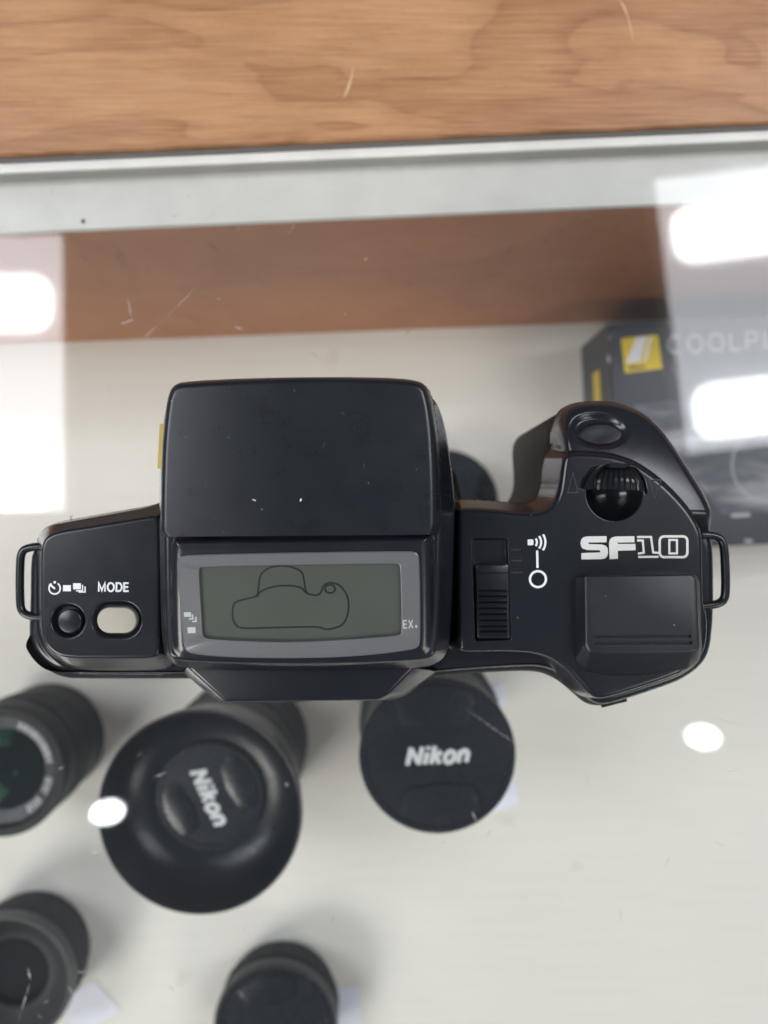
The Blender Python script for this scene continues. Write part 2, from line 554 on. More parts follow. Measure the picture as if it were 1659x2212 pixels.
# fine scratches in the glass
scr = []
for (x0, y0, x1, y1, wd) in ((352, 692, 300, 740, 1.2), (430, 612, 352, 694, 1.0), (277, 640, 284, 690, 1.8), (258, 700, 290, 690, 3.0), (235, 828, 240, 870, 1.6),
                             (990, 1520, 1140, 1625, 1.2), (1018, 1750, 1030, 1776, 2.2), (616, 1690, 624, 1700, 7), (1535, 1548, 1600, 1566, 1.5),
                             (1560, 1663, 1600, 1660, 2.0), (330, 1680, 360, 1668, 3), (200, 1845, 212, 1838, 4), (500, 705, 530, 712, 2), (1310, 735, 1330, 720, 2), (120, 1665, 140, 1655, 2),
                             (60, 2090, 66, 2118, 3), (66, 2118, 40, 2205, 1.6)):
    wd *= 1.5
    dx, dy = x1 - x0, y1 - y0; L = math.hypot(dx, dy); nx, ny = -dy / L * wd / 2, dx / L * wd / 2
    scr.append(('fill', [(x0, y0), ((x0 + x1) / 2 + nx, (y0 + y1) / 2 + ny), (x1, y1), ((x0 + x1) / 2 - nx, (y0 + y1) / 2 - ny)]))
for k in range(34):
    x0, y0 = random.uniform(20, 1640), random.choice((random.uniform(380, 840), random.uniform(1520, 2190), random.uniform(1520, 2190)))
    a = R(random.choice((random.gauss(-50, 18), random.uniform(0, 180)))); l = random.uniform(6, 34); wd = random.uniform(.8, 2.4)
    dx, dy = math.cos(a) * l, math.sin(a) * l; nx, ny = -math.sin(a) * wd / 2, math.cos(a) * wd / 2
    scr.append(('fill', [(x0, y0), (x0 + dx / 2 + nx, y0 + dy / 2 + ny), (x0 + dx, y0 + dy), (x0 + dx / 2 - nx, y0 + dy / 2 - ny)]))
for q in scr: printed('scratch', [q], lambda x, y: P3(x, y, 0), SCR, case, .02, .001)

# wooden counter behind the case, a worn edge against the frame
n = 160; top, bot = [], []
x0, x1 = -700, 700
ring = []
for i in range(n + 1):
    x = x0 + (x1 - x0) * i / n
    ring.append((x, case_y(296, 3) + random.uniform(-.25, .25)))
vs = []; 
for (x, y) in ring: vs.append(rr(x, y, 3.0))
for (x, y) in ring: vs.append(rr(x, y - .35, 2.3))
for (x, y) in ring: vs.append(rr(x, y - .35, -24))
for (x, y) in ring: vs.append(rr(x, 700, 3.0))
m_ = n + 1; fs = []
for i in range(n):
    fs += [(i, i + 1, 3 * m_ + i + 1, 3 * m_ + i), (m_ + i, m_ + i + 1, i + 1, i), (2 * m_ + i, 2 * m_ + i + 1, m_ + i + 1, m_ + i)]
counter = obj('counter', vs, fs, WOOD, None, True, 30)
counter['kind'] = 'structure'; counter['label'] = 'brown wooden counter top behind the display case'
printed('splinter', [('fill', [(741, 213), (752, 180), (757, 165), (765, 138), (761, 168), (756, 190), (747, 207)]), ('fill', [(1338, 0), (1356, 40), (1368, 95), (1364, 60), (1350, 12)])],
        lambda x, y: P3(x, y, 3.0), SPLIT, counter, .05)

# ------------------------------------------------------------------ the camera body
slr = thing('slr_camera', (0, -8, 0), 'black film camera standing upright on the glass, seen from above with grey framed display', 'camera')

def sd(pl, X, Y):
    """signed distance to a polygon, inside positive"""
    best = np.full(X.shape, 1e9); ins = np.zeros(X.shape, bool)
    n_ = len(pl)
    for i in range(n_):
        ax, ay = pl[i]; bx, by = pl[(i + 1) % n_]
        ex, ey = bx - ax, by - ay
        L2 = ex * ex + ey * ey
        if L2 < 1e-12: continue
        t = np.clip(((X - ax) * ex + (Y - ay) * ey) / L2, 0, 1)
        best = np.minimum(best, (X - ax - t * ex) ** 2 + (Y - ay - t * ey) ** 2)
        if ay != by:
            c_ = ((ay > Y) != (by > Y)) & (X < ex * (Y - ay) / (by - ay) + ax)
            ins ^= c_
    d = np.sqrt(best)
    return np.where(ins, d, -d)

def sstep(a, b, x):
    t = np.clip((x - a) / (b - a), 0, 1)
    return t * t * (3 - 2 * t)

def edge(d, z, rh, rv=None, slope=10.0):
    """rounded shoulder: height over the distance from the outline"""
    rv = rh if rv is None else rv
    u = np.clip(d / rh, 0, 1)
    dm = 0.04
    u2 = np.clip(u, dm, 1)
    h = z - rv + rv * np.sqrt(np.maximum(0, 1 - (1 - u2) ** 2))
    return h - np.maximum(0, dm * rh - d) * slope

def smax(a, b, k): return np.maximum(a, b) + np.maximum(k - np.abs(a - b), 0) ** 2 / (4 * k)
def smin(a, b, k): return -smax(-a, -b, k)

def field(name, X, Y, H, zcut, mat, parent):
    ny, nx = X.shape
    Z = np.maximum(H, zcut)
    co = np.stack([X, Y, Z], -1).reshape(-1, 3) * MM
    idx = np.arange(nx * ny).reshape(ny, nx)
    q = np.stack([idx[:-1, :-1], idx[:-1, 1:], idx[1:, 1:], idx[1:, :-1]], -1).reshape(-1, 4)
    keep = (Z.reshape(-1)[q].max(1) > zcut + 1e-6)
    q = q[keep]
    used = np.unique(q); remap = np.full(nx * ny, -1); remap[used] = np.arange(len(used))
    q = remap[q]; co = co[used]
    me = bpy.data.meshes.new(name)
    me.vertices.add(len(co)); me.vertices.foreach_set('co', co.ravel())
    me.loops.add(len(q) * 4); me.loops.foreach_set('vertex_index', q.ravel().astype(np.int32))
    me.polygons.add(len(q)); me.polygons.foreach_set('loop_start', (np.arange(len(q)) * 4).astype(np.int32))
    me.update(calc_edges=True); me.validate()
    return link(name, me, mat, parent, True)

ZT = 75.0
B = chaikin(poly([(82, 1180), (84, 1166), (97, 1150), (122, 1138), (170, 1129), (250, 1115), (325, 1102), (350, 1094), (420, 1070), (900, 1060), (960, 1072),
                  (985, 1081), (1060, 1086), (1118, 1092), (1156, 1094), (1186, 1076), (1202, 1040), (1203, 990), (1198, 945, 68), (1201, 912, 66), (1216, 884, 66), (1246, 868, 66),
                  (1300, 864, 66), (1345, 871, 66), (1388, 889, 66), (1425, 925, 66), (1455, 968, 67), (1490, 1022, 68), (1514, 1082), (1527, 1136), (1534, 1160), (1541, 1180), (1542, 1305),
                  (1541, 1322), (1540, 1345), (1534, 1405), (1513, 1440), (1472, 1470), (1410, 1492), (1354, 1510), (1305, 1524), (1280, 1520), (1252, 1494), (1218, 1461), (1182, 1444),
                  (1150, 1439), (1060, 1444), (984, 1450), (900, 1456), (600, 1458), (397, 1456), (152, 1455), (122, 1448), (95, 1430), (74, 1405), (63, 1378), (63, 1350),
                  (64, 1328), (65, 1290), (66, 1215), (70, 1190)], 64.8), 2)
AL = chaikin(poly([(86, 1195), (90, 1170), (103, 1155), (130, 1145), (178, 1138), (300, 1118), (334, 1112), (346, 1118), (347, 1150), (347, 1395), (342, 1418), (325, 1424), (250, 1425),
                   (140, 1424), (112, 1412), (93, 1390), (86, 1362), (86, 1290)], ZT), 2)
AR = chaikin(poly([(985, 1106), (996, 1096), (1060, 1098), (1127, 1106), (1165, 1106), (1190, 1094), (1206, 1066), (1213, 1010), (1217, 984), (1230, 975), (1270, 975), (1318, 979), (1350, 988), (1381, 1000),
                   (1427, 1032), (1469, 1072), (1498, 1108), (1517, 1142), (1522, 1170), (1522, 1300), (1530, 1325), (1533, 1350), (1529, 1402), (1508, 1436), (1470, 1461),
                   (1350, 1500), (1300, 1514), (1280, 1508), (1258, 1486), (1232, 1456), (1205, 1432), (1168, 1414), (1110, 1409), (1040, 1410), (1000, 1411), (985, 1400)], ZT), 2)
CH = chaikin(poly([(341, 1100), (342, 1000), (349, 900), (364, 850), (420, 832), (600, 830), (880, 838), (934, 856), (952, 900), (968, 1000), (976, 1078), (976, 1160), (968, 1390),
                   (955, 1430), (900, 1446), (600, 1450), (400, 1446), (360, 1432), (346, 1395), (343, 1250)], 82.0), 2)
def zD(Y): return 92.5 - .20 * (-5.0 - Y)
def zD_at(x, y):
    z = 90.0
    for _ in range(8): z = zD(P2(x, y, z)[1])
    return z
def D3(x, y):
    z = zD_at(x, y); a = P2(x, y, z); return (a[0], a[1], z)
DH = chaikin([D3(*p)[:2] for p in [(361, 1158), (390, 1156), (640, 1153), (900, 1150), (934, 1149), (938, 1180), (939, 1390), (935, 1412), (918, 1428), (825, 1441), (651, 1447), (494, 1442), (390, 1432), (370, 1416), (364, 1390), (361, 1250)]], 2)

bez = chaikin([(383, 1225), (383, 1211), (388, 1203), (400, 1198), (640, 1193), (880, 1190), (896, 1191), (904, 1198), (906, 1210), (908, 1300), (908, 1388), (903, 1398), (892, 1403), (784, 1417), (651, 1422), (494, 1420), (418, 1413), (404, 1407), (397, 1396), (390, 1310)], 2)
lcd = chaikin([(430, 1235), (430, 1228), (436, 1224), (640, 1220), (850, 1217), (862, 1218), (865, 1225), (867, 1300), (868, 1362), (866, 1369), (858, 1373), (742, 1382), (639, 1387), (536, 1385), (452, 1380), (442, 1377), (437, 1369), (434, 1310)], 1)
STEP = 0.16
gx = np.arange(-88, 82, STEP); gy = np.arange(-46, 31, STEP)
X, Y = np.meshgrid(gx, gy)
dB, dAL, dAR, dCH, dDH = (sd(p, X, Y) for p in (B, AL, AR, CH, DH))
wg = sstep(P2(1190, 0, 70)[0], P2(1222, 0, 70)[0], X) * sstep(P2(0, 1165, 70)[1], P2(0, 1100, 70)[1], Y)
out = np.maximum(0, -dAR)
zb = 67.0 * (1 - wg) + (73.4 - .22 * out - .012 * out ** 2) * wg
hB = edge(dB, zb, 2.6, 3.2)
H = smax(hB, np.minimum(edge(dAL, ZT + 0 * X, .9, .8, 1.9), edge(dB, ZT + .5 + 0 * X, 1.2, 1.5)), 1.0)
H = smax(H, edge(dAR, ZT + 0 * X, 1.5, 1.8, 5), 1.3)
H = smax(H, np.minimum(edge(dCH - 2.4, 87.0 + 0 * X, 1.2, 1.0, 2.5), edge(dCH, 87.0 + 0 * X, 1.0, 1.0, 10.0)), 1.8)
H = smax(H, edge(dDH, zD(Y), 3.0, 3.2, 8), .8)

def ell(cx, cy, rx, ry, z, rot=0):
    a = P2(cx, cy, z); s = (HC - z) / FP
    c_, s_ = math.cos(R(rot)), math.sin(R(rot))
    u = (X - a[0]) * c_ + (Y - a[1]) * s_; v = -(X - a[0]) * s_ + (Y - a[1]) * c_
    return np.sqrt((u / (rx * s)) ** 2 + (v / (ry * s)) ** 2)

def carve(H, d, depth, wall=.5, rim=.6):
    """sink a shape (d = inside distance, mm) with a softened rim"""
    return H - depth * sstep(-rim * .3, wall, d)

# shutter button dish
e = ell(1291, 930, 66, 40, 71, -4)
H = H - 1.5 * sstep(1.06, .62, e)
# drive and mode buttons
s75 = (HC - ZT) / FP
dd = (36 - 36 * ell(147, 1341, 36, 36, ZT)) * s75
H = carve(H, dd, 1.6, .7, .8)
md = sd(poly(rrect(198, 1300, 305, 1379, 39), ZT), X, Y)
H = carve(H, md, 1.6, .7, .8)
# power switch slot
slot = [(1020, 1164), (1096, 1163), (1103, 1382), (1027, 1385)]
H = carve(H, sd(poly(slot, ZT), X, Y), 1.5, .3, .3)
# index ticks and triangles: not carved, their groove shade and glint are painted later
for (tx0, ty0, tx1, ty1) in ((1104, 1178, 1125, 1186), (1105, 1203, 1127, 1210), (1105, 1228, 1128, 1235)):
    d = sd(poly([(tx0, ty0), (tx1, ty0), (tx1, ty1), (tx0, ty1)], ZT), X, Y)
    pass
for tri in ([(1238.5, 1021.6), (1227, 1064.5), (1249, 1064.5)], [(1402, 1036), (1427, 1036), (1414.5, 1077)]):
    d = sd(poly(tri, ZT), X, Y)
    pass
# dial well: a hole that the well part lines
wc = P2(1327.6, 1064, ZT)
dw = 62 * s75 - np.sqrt((X - wc[0]) ** 2 + (Y - wc[1]) ** 2)
well_up = [(1251, 1054), (1258, 1035), (1278, 1008), (1310, 1004), (1350, 1004), (1378, 1012), (1394, 1036), (1400, 1060), (1396, 1068), (1380, 1062), (1300, 1056), (1262, 1057)]
dwu = sd(poly(well_up, ZT), X, Y)
H = np.where(np.maximum(dw, dwu) > .05, H - 9 * sstep(0.05, .30, np.maximum(dw, dwu)), H)
# nicks in the display housing edges
for (nx_, ny_, rr_) in ((372, 1332, 9), (929, 1163, 9), (930, 1208, 7)):
    e = ell(nx_, ny_, rr_, rr_ * .6, 88)
    H = H - .4 * sstep(1, .3, e)
H = H - 1.1 * sstep(-.25, .15, sd([D3(*p)[:2] for p in lcd], X, Y))
cover = field('top_cover', X, Y, H, 63.0, BLK, slr)

# lower body
LB = chaikin([P2(*p) for p in [(84, 1180, 66.2), (97, 1152, 66.2), (170, 1131, 66.2), (325, 1104, 66.2), (350, 1096, 66.2), (420, 1000, 58), (640, 960, 58), (900, 985, 58), (950, 992, 58), (966, 1001, 58), (984, 1014, 58), (990, 1040, 58), (997, 1066, 58),
                               (1010, 1082, 66), (1118, 1092, 66.2), (1156, 1094, 66.2), (1186, 1076, 66.2), (1201, 1040, 66.2), (1201, 990, 66.2), (1197, 945, 66.2), (1201, 912, 67), (1216, 886, 67), (1246, 870, 67),
                               (1300, 866, 67), (1345, 873, 67), (1425, 927, 67), (1488, 1024, 68), (1526, 1138, 66.2), (1537, 1180, 66.2), (1538, 1305, 66.2), (1537, 1324, 66.2), (1532, 1405, 66.2), (1470, 1470, 66.2),
                               (1352, 1502, 64), (1310, 1524, 56), (1284, 1529, 58.5), (1262, 1520, 58.5), (1229, 1489, 58.5), (1196, 1465, 58.5), (1156, 1452, 58.5), (1060, 1456, 58.5), (984, 1461, 58.5), (900, 1472, 58.5),
                               (397, 1470, 58.5), (160, 1470, 58.5), (138, 1469, 58.5), (119, 1463, 58.5), (104, 1455, 58.5), (90, 1444, 58.5), (77, 1430, 58.5), (66, 1414, 58.5), (58, 1399, 58.5), (54, 1384, 58.8), (54, 1366, 59.5), (58, 1344, 62), (66, 1326, 66.2), (67, 1290, 66.2), (68, 1215, 66.2), (72, 1192, 66.2)]], 2)
def inset(pl, t):
    n_ = len(pl); o_ = []
    ar = sum(pl[i][0] * pl[(i + 1) % n_][1] - pl[(i + 1) % n_][0] * pl[i][1] for i in range(n_))
    sg = 1 if ar > 0 else -1
    for i in range(n_):
        a, b = Vector(pl[i - 1]), Vector(pl[(i + 1) % n_]); d = (b - a)
        if d.length < 1e-9: o_.append(pl[i]); continue
        d.normalize(); o_.append((pl[i][0] - d.y * t * sg, pl[i][1] + d.x * t * sg))
    return o_
rings = [[(x, y, z) for x, y in inset(LB, t)] for t, z in ((1.4, 0), (.5, 1.2), (.2, 3), (.0, 56.0), (.7, 58.4), (1.3, 59.6), (1.9, 60.0), (3.2, 60.3), (3.6, 66.5))]
loft('lower_body', rings, LOWR, slr, True, False, auto=30)
# small tab of the back door at the grip end
loft('door_tab', [[P3(x, y, z) for x, y in ((1294, 1508), (1350, 1492), (1355, 1515), (1300, 1529))] for z in (50, 61.5)], BLK, slr)

# flash head
fy = np.arange(-4.75, 27.2, .2)
fx = np.arange(-45, 13, .2)
FX, FY = np.meshgrid(fx, fy)
FY = FY + .008 * (FX + 18)
FH = chaikin(poly([(346, 1240), (348, 1000), (357, 890), (367, 845), (382, 829), (405, 824), (534, 818), (689, 814), (850, 817), (895, 821), (917, 829), (930, 850), (941, 910), (947, 1000), (949, 1090), (948, 1240)], 91.0), 2)
dF = sd(FH, FX, FY)
HF = edge(dF, 95.0 - .0012 * (FX + 17) ** 2, 2.0, 3.6, 8)
br = P2(949, 1153, 91)
HF = HF - 3.0 * sstep(3.2, 0, np.hypot(FX - br[0] - .6, FY - br[1] + .6) )
head = field('flash_head', FX, FY, HF, 86.0, BLKH, slr)
# yellow tab on the flash side
loft('side_tab', [[P3(x, y, z) for x, y in ((340, 1012), (345, 916), (362, 914), (362, 1014))] for z in (80, 86)], YEL, slr)

# display
def raised(name, pts, to3, t, mat, parent, bev=.2, z0=-.3):
    q = [to3(*p) for p in pts]
    cx_ = sum(p[0] for p in q) / len(q); cy_ = sum(p[1] for p in q) / len(q)
    pl = [(p[0], p[1]) for p in q]
    ins_ = inset(pl, bev)
    return loft(name, [[(p[0], p[1], p[2] + z0) for p in q], [(p[0], p[1], p[2] + t - bev * .6) for p in q], [(a[0], a[1], p[2] + t) for a, p in zip(ins_, q)]], mat, parent, auto=25)
def polar(pts, n_=160, c_=(646, 1302)):
    out_ = []
    for k in range(n_):
        a = 2 * math.pi * k / n_
        dx, dy = math.cos(a) * 3.0, math.sin(a); l_ = math.hypot(dx, dy); dx /= l_; dy /= l_
        best = None
        for i in range(len(pts)):
            (ax, ay), (bx, by) = pts[i], pts[(i + 1) % len(pts)]
            ex, ey = bx - ax, by - ay; det = dx * -ey + ex * dy
            if abs(det) < 1e-9: continue
            t_ = ((ax - c_[0]) * -ey + ex * (ay - c_[1])) / det
            u_ = (dx * (ay - c_[1]) - dy * (ax - c_[0])) / det
            if t_ > 0 and -1e-6 <= u_ <= 1 + 1e-6: best = t_ if best is None else max(best, t_)
        out_.append((c_[0] + dx * best, c_[1] + dy * best))
    return out_
def grow(pts, k, c_=(646, 1302)): return [(x + (3 if False else k) * (1 if x > c_[0] else -1) * min(1, abs(x - c_[0]) / 60), y + k * (1 if y > c_[1] else -1) * min(1, abs(y - c_[1]) / 30)) for x, y in pts]
bo, li = polar(bez), polar(lcd)
def Dz(pts, dz): return [(a[0], a[1], a[2] + dz) for a in (D3(*p) for p in pts)]
win = loft('display_bezel', [Dz(bo, -.5), Dz(bo, .2), Dz(grow(bo, -2.5), .38), Dz(grow(li, 1.5), .38), Dz(li, .30), Dz(li, -.75)], BEZEL, slr, False, False, auto=25)
scr_o = printed('display', [('fill', grow(li, 1.5))], D3, LCDM, win, -.45)
printed('display_window', [('fill', grow(li, -.3))], D3, PANE, win, .22)
def C3(x, y): return (x * .4134 + 329, y * .4134 + 1124.6)
def pl3(pts): return [C3(*p) for p in pts]
fig = []
LWD = 3.6
hat = chaikin_open(pl3([(550, 376), (556, 330), (560, 285), (600, 250), (650, 237), (690, 236), (745, 248), (785, 272), (792, 315), (799, 358)]), 2)
brim = chaikin_open(pl3([(536, 400), (560, 372), (620, 347), (690, 339), (755, 344), (785, 357), (808, 382)]), 2)
body = chaikin_open(pl3([(536, 400), (480, 412), (436, 424), (418, 448), (416, 500), (424, 535), (448, 560), (490, 565), (600, 562), (780, 557), (872, 556), (890, 566), (915, 572), (950, 564), (990, 550), (1012, 520), (1026, 470), (1025, 415), (1008, 372),
                         (980, 340), (945, 325), (912, 326), (890, 345), (884, 372), (866, 391), (840, 391), (808, 382)]), 2)
for p in (hat, brim, body): fig.append(('line', p, LWD))
fig.append(('line', pl3([(550, 376), (536, 400), (550, 396), (566, 368)]), 2.0))
fig.append(('line', pl3([(799, 358), (812, 382), (797, 378), (783, 358)]), 2.0))
c0 = C3(928, 358)
fig.append(('line', circle(c0[0], c0[1], 11, 9), LWD, True))
printed('figure_outline', fig, D3, LCDL, win, -.41, .002)
mk = [('fill', pl3([(167, 478), (204, 477), (206, 501), (169, 502)]))]
for k in range(2):
    ox, oy = 17 * k, 13 * k
    mk.append(('line', pl3([(212 + ox, 488 + oy), (214 + ox, 512 + oy), (188 + ox + 6, 513 + oy)]), 3.2))
printed('frame_mark', mk, D3, BEZP, win, .41, .004)
printed('square_mark', [('fill', pl3([(186, 556), (228, 555), (229, 586), (188, 587)]))], D3, BEZP, win, .41)
mk = []
e0 = C3(1311, 562)
mk += word('EX', e0[0], e0[1], 17.5, 2.6, .78, 0, 2, .1)
mk.append(('fill', pl3([(1374, 545), (1384, 545), (1384, 558), (1374, 558)])))
printed('bezel_lettering', mk, D3, BEZP, win, .41, .004)

# eyepiece shelf behind the display
ep = loft('eyepiece', [[P3(*p) for p in ((388, 1446, 62), (950, 1446, 62), (884, 1500, 62), (846, 1513, 62), (474, 1520, 62))],
                       [P3(*p) for p in ((394, 1449, 69), (944, 1449, 69), (874, 1500, 69), (838, 1513, 69), (478, 1520, 69))],
                       [P3(*p) for p in ((402, 1438, 77), (897, 1438, 77), (838, 1500, 76), (815, 1512, 76), (486, 1516, 76))]], BLK, slr)
bevel(ep, .7, 3, 12)

# shutter button
sb = []
for t, z in ((1.0, -1.2), (1.0, -.35), (.95, -.1), (.82, -.02), (.4, -.12), (.02, -.22)):
    sb.append([(*P2(x, y, 70), 70.35 + z + .25 - .24 * (P2(x, y, 70)[1] - P2(0, 940, 70)[1])) for x, y in circle(1294, 941, 49 * t, 27 * t, 48, rot=-4)])
loft('shutter_button', [[(a, b, c_ + .45) for a, b, c_ in r_] for r_ in sb], RUB, slr, auto=60)

# round drive button and grey mode button
def button(name, outline, top, mat, dome=.25):
    rs = []
    cx_ = sum(p[0] for p in outline) / len(outline); cy_ = sum(p[1] for p in outline) / len(outline)
    for t, z in ((1, -2.0), (1, -.35), (.985, -.15), (.95, -.03), (.88, 0), (.5, dome * .4), (.02, dome * .5)):
        rs.append([(*P2(cx_ + (x - cx_) * t, cy_ + (y - cy_) * t, top), top + z) for x, y in outline])
    return loft(name, rs, mat, slr, auto=60)
button('drive_button', circle(150, 1342, 26, 26, 40), 74.6, BLK, .4)
button('mode_button', rrect(209, 1312, 295, 1368, 27.5, 10), 75.2, CREAM, .35)

# power switch
sl = rrect(0, 0, 72, 162, 7)
def SL(u, v): return (1027 + u + v * .022, 1218 + v - u * .008)
def SL3(u, v, z): a = SL(u, v); return P3(a[0], a[1], z)
def ins2(pl, t):
    cx_, cy_ = 36, 81
    return [(cx_ + (x - cx_) * (1 - t / 36), cy_ + (y - cy_) * (1 - t / 81)) for x, y in pl]
sw = loft('power_switch', [[SL3(x, y, 73.0) for x, y in sl], [SL3(x, y, 75.0) for x, y in sl], [SL3(x, y, 75.35) for x, y in ins2(sl, 1.2)], [SL3(x, y, 75.45) for x, y in ins2(sl, 3)]], GRIP, slr, auto=25)
for k, v in enumerate((20, 60, 72, 85, 98, 111, 124, 137, 148)):
    hgt = .16 if k == 0 else .55
    u0, u1 = (3, 69) if k == 0 else (6, 66)
    wv = 2.0 if k == 0 else 5.0
    rid = loft('grip_ridge', [[SL3(u0, v - wv, 75.3), SL3(u1, v - wv, 75.3), SL3(u1, v + wv, 75.3), SL3(u0, v + wv, 75.3)],
                              [SL3(u0, v + wv * .2, 75.45 + hgt), SL3(u1, v + wv * .2, 75.45 + hgt), SL3(u1, v + wv * .75, 75.45 + hgt * .9), SL3(u0, v + wv * .75, 75.45 + hgt * .9)]], GRIP, sw, auto=30)

# raised cover at the grip end, two grooves
base = [(1243, 1245), (1503, 1241), (1512, 1256), (1517, 1400), (1510, 1427), (1486, 1446), (1392, 1459), (1323, 1460), (1262, 1450), (1243, 1425)]
topr = [(1263, 1243), (1495, 1240), (1504, 1250), (1510, 1397), (1508, 1405), (1490, 1408), (1392, 1409), (1323, 1409), (1274, 1408), (1265, 1390)]
pad = loft('grip_cover', [[P3(*p, 74.2) for p in base], [P3(*p, 75.2) for p in base], [P3(*p, 79.5) for p in topr]], RUB, slr)
bevel(pad, .75, 3, 14)
cuts = []
for (gy0, gx0, gx1) in ((1375, 1285, 1493), (1389.5, 1286, 1495)):
    cuts.append([P3(x, y, 0)[:0] for x, y in ()] or (gx0, gx1, gy0))
for (gx0, gx1, g) in cuts:
    pts = [P2(x, y, 79.5) for x, y in ((gx0, g + 3.2), (gx1, g + 2.2), (gx1, g - 4.0), (gx0, g - 3.0))]
    ct = loft('cutter', [[(a, b, 78.9) for a, b in pts], [(a, b, 82) for a, b in pts]], None)
    put(ct, slr) if False else None
    md_ = pad.modifiers.new('cut', 'BOOLEAN'); md_.operation = 'DIFFERENCE'; md_.object = ct; md_.solver = 'EXACT'
    ct.location = -slr.location; ct.parent = slr
    dg = bpy.context.evaluated_depsgraph_get(); dg.update()
    nm = bpy.data.meshes.new_from_object(pad.evaluated_get(dg))
    pad.modifiers.clear(); old = pad.data; pad.data = nm; bpy.data.meshes.remove(old)
    bpy.data.objects.remove(ct)
pad.data.name = 'grip_cover'
pad.data.set_sharp_from_angle(angle=R(35))

# dial: a glossy well and a ribbed thumb wheel
wr = 62 * s75 + .1
prof = [(wr, -.15), (wr * .985, -.9), (wr * .93, -2.2), (wr * .82, -3.6), (wr * .65, -4.8), (wr * .42, -5.6), (wr * .2, -5.95), (0, -6.05)]
def spline(pr, k=3):
    return chaikin_open(pr, k)
lathe('dial_well', [(wr + .25, -.12)] + spline(prof, 2), GLOSS, slr, (wc[0], wc[1], ZT), 64, auto=80)
dvs, dfs = [], []
x0_, x1_ = P2(1252, 0, 75)[0], P2(1399, 0, 75)[0]
# side cheeks behind the wheel
lf = loft('dial_cheek', [[P3(x, y, 71.5) for x, y in well_up], [P3(x, y, 73.6) for x, y in well_up], [(P2(x, y, 73.6)[0] * .996 + .18, P2(x, y, 73.6)[1] * .99, 74.0) for x, y in well_up]], GLOSS, slr, auto=30)
wheel_top = [(1289, 1005), (1381, 1008)]
nr = 8
rows = 9
vs, fs = [], []
cols = []
for i in range(nr * 4 + 1):
    u = i / (nr * 4)
    ph = (i % 4)
    dz = (-.30 if ph == 0 else 0)
    cols.append((u, dz))
for j in range(rows):
    t = j / (rows - 1)
    for (u, dz) in cols:
        half = 32 + 20 * math.sin(t * math.pi / 2) ** .8
        xx = 1336 + 2 * t + (u * 2 - 1) * half
        yy = 1003 + 54 * t + 6 * t * (u - .3) ** 2 + 5 * (1 - t) * (u - .5) ** 2
        ang = t * math.pi * .62
        zz = 73.2 + 3.4 * math.sin(min(ang + .25, math.pi / 2 + .5)) - .9 * abs(u * 2 - 1) ** 2.5
        vs.append(P3(xx, yy, zz + dz * math.sin(min(1, t * 1.6 + .15) * math.pi / 2)))
nc = len(cols)
for j in range(rows - 1):
    for i in range(nc - 1):
        fs.append((j * nc + i, (j + 1) * nc + i, (j + 1) * nc + i + 1, j * nc + i + 1))
# skirt
b0 = len(vs)
per = [j * nc for j in range(rows)] + [(rows - 1) * nc + i for i in range(1, nc)] + [j * nc + nc - 1 for j in range(rows - 2, -1, -1)] + [i for i in range(nc - 2, 0, -1)]
for p in per: vs.append((vs[p][0], vs[p][1], 70.5))
for k in range(len(per)):
    l = (k + 1) % len(per)
    fs.append((per[k], b0 + k, b0 + l, per[l]))
wh = obj('thumb_wheel', vs, fs, GRIP, slr, True); fix_normals(wh); wh.data.set_sharp_from_angle(angle=R(28))
loft('wheel_lip', [[P3(x, y, z) for x, y in circle(1336, 1006, 26 * k, 6 * k, 20)] for z, k in ((73, 1), (75.2, 1), (75.7, .8))], GLOSS, slr, auto=40)

# strap eyelets
def lug(path, rad):
    p = chaikin_open([P3(x, y, 66.5) for x, y in path], 3)
    return tube('strap_eyelet', p, rad, BLK, slr, 14)
lug([(92, 1180), (66, 1182), (46, 1190), (43, 1225), (43, 1300), (47, 1322), (66, 1332), (92, 1334)], .95)
lug([(1515, 1155), (1542, 1156), (1561, 1166), (1566, 1200), (1568, 1275), (1564, 1297), (1548, 1306), (1515, 1309)], 1.0)

# print on the top cover
T3 = lambda x, y: P3(x, y, ZT)
def Z1(x, y): return (x * .2645, y * .2645 + 1042.3)
m1 = word('MODE', *Z1(803, 890), 19.0, 4.0, .95, 0, 0, .06)
printed('mode_lettering', m1, T3, WHITE, cover, .05, .002)
c0 = Z1(447, 864)
tm = [('line', circle(c0[0], c0[1], 12.2, 12.2, 30, -58, 238), 3.2), ('fill', circle(c0[0] + .2, c0[1] - 13, 2.8, None, 12)),
      ('line', [Z1(404, 830), Z1(450, 868)], 4.2),
      ('fill', [Z1(515, 838), Z1(580, 838), Z1(580, 888), Z1(515, 888)]),
      ('fill', [Z1(598, 822), Z1(662, 822), Z1(662, 872), Z1(598, 872)])]
for k in range(2):
    o_ = 21 * k
    tm.append(('line', [Z1(675 + o_, 836 + o_ * .6), Z1(675 + o_, 884 + o_ * .5), Z1(622 + o_, 884 + o_ * .5)], 2.6))
printed('drive_symbols', tm, T3, WHITE, cover, .05, .002)
def Z5(x, y): return (x * .1984 + 960, y * .1984 + 1124.6)
sp = [('fill', [Z5(*p) for p in ((905, 206), (955, 203), (970, 215), (970, 258), (955, 268), (907, 268))])]
for (r0, sp_) in ((62, 40), (108, 38), (154, 34)):
    cc = Z5(945, 236)
    sp.append(('line', circle(cc[0], cc[1], r0 * .1984, r0 * .1984, 10, -sp_, sp_), 4.6))
sp.append(('line', [Z5(1009, 325), Z5(1013, 515)], 5.0))
cc = Z5(1018, 637)
sp.append(('line', circle(cc[0], cc[1], 17.2, 17.2, 48), 5.0, True))
printed('power_symbols', sp, T3, WHITE, cover, .05, .002)
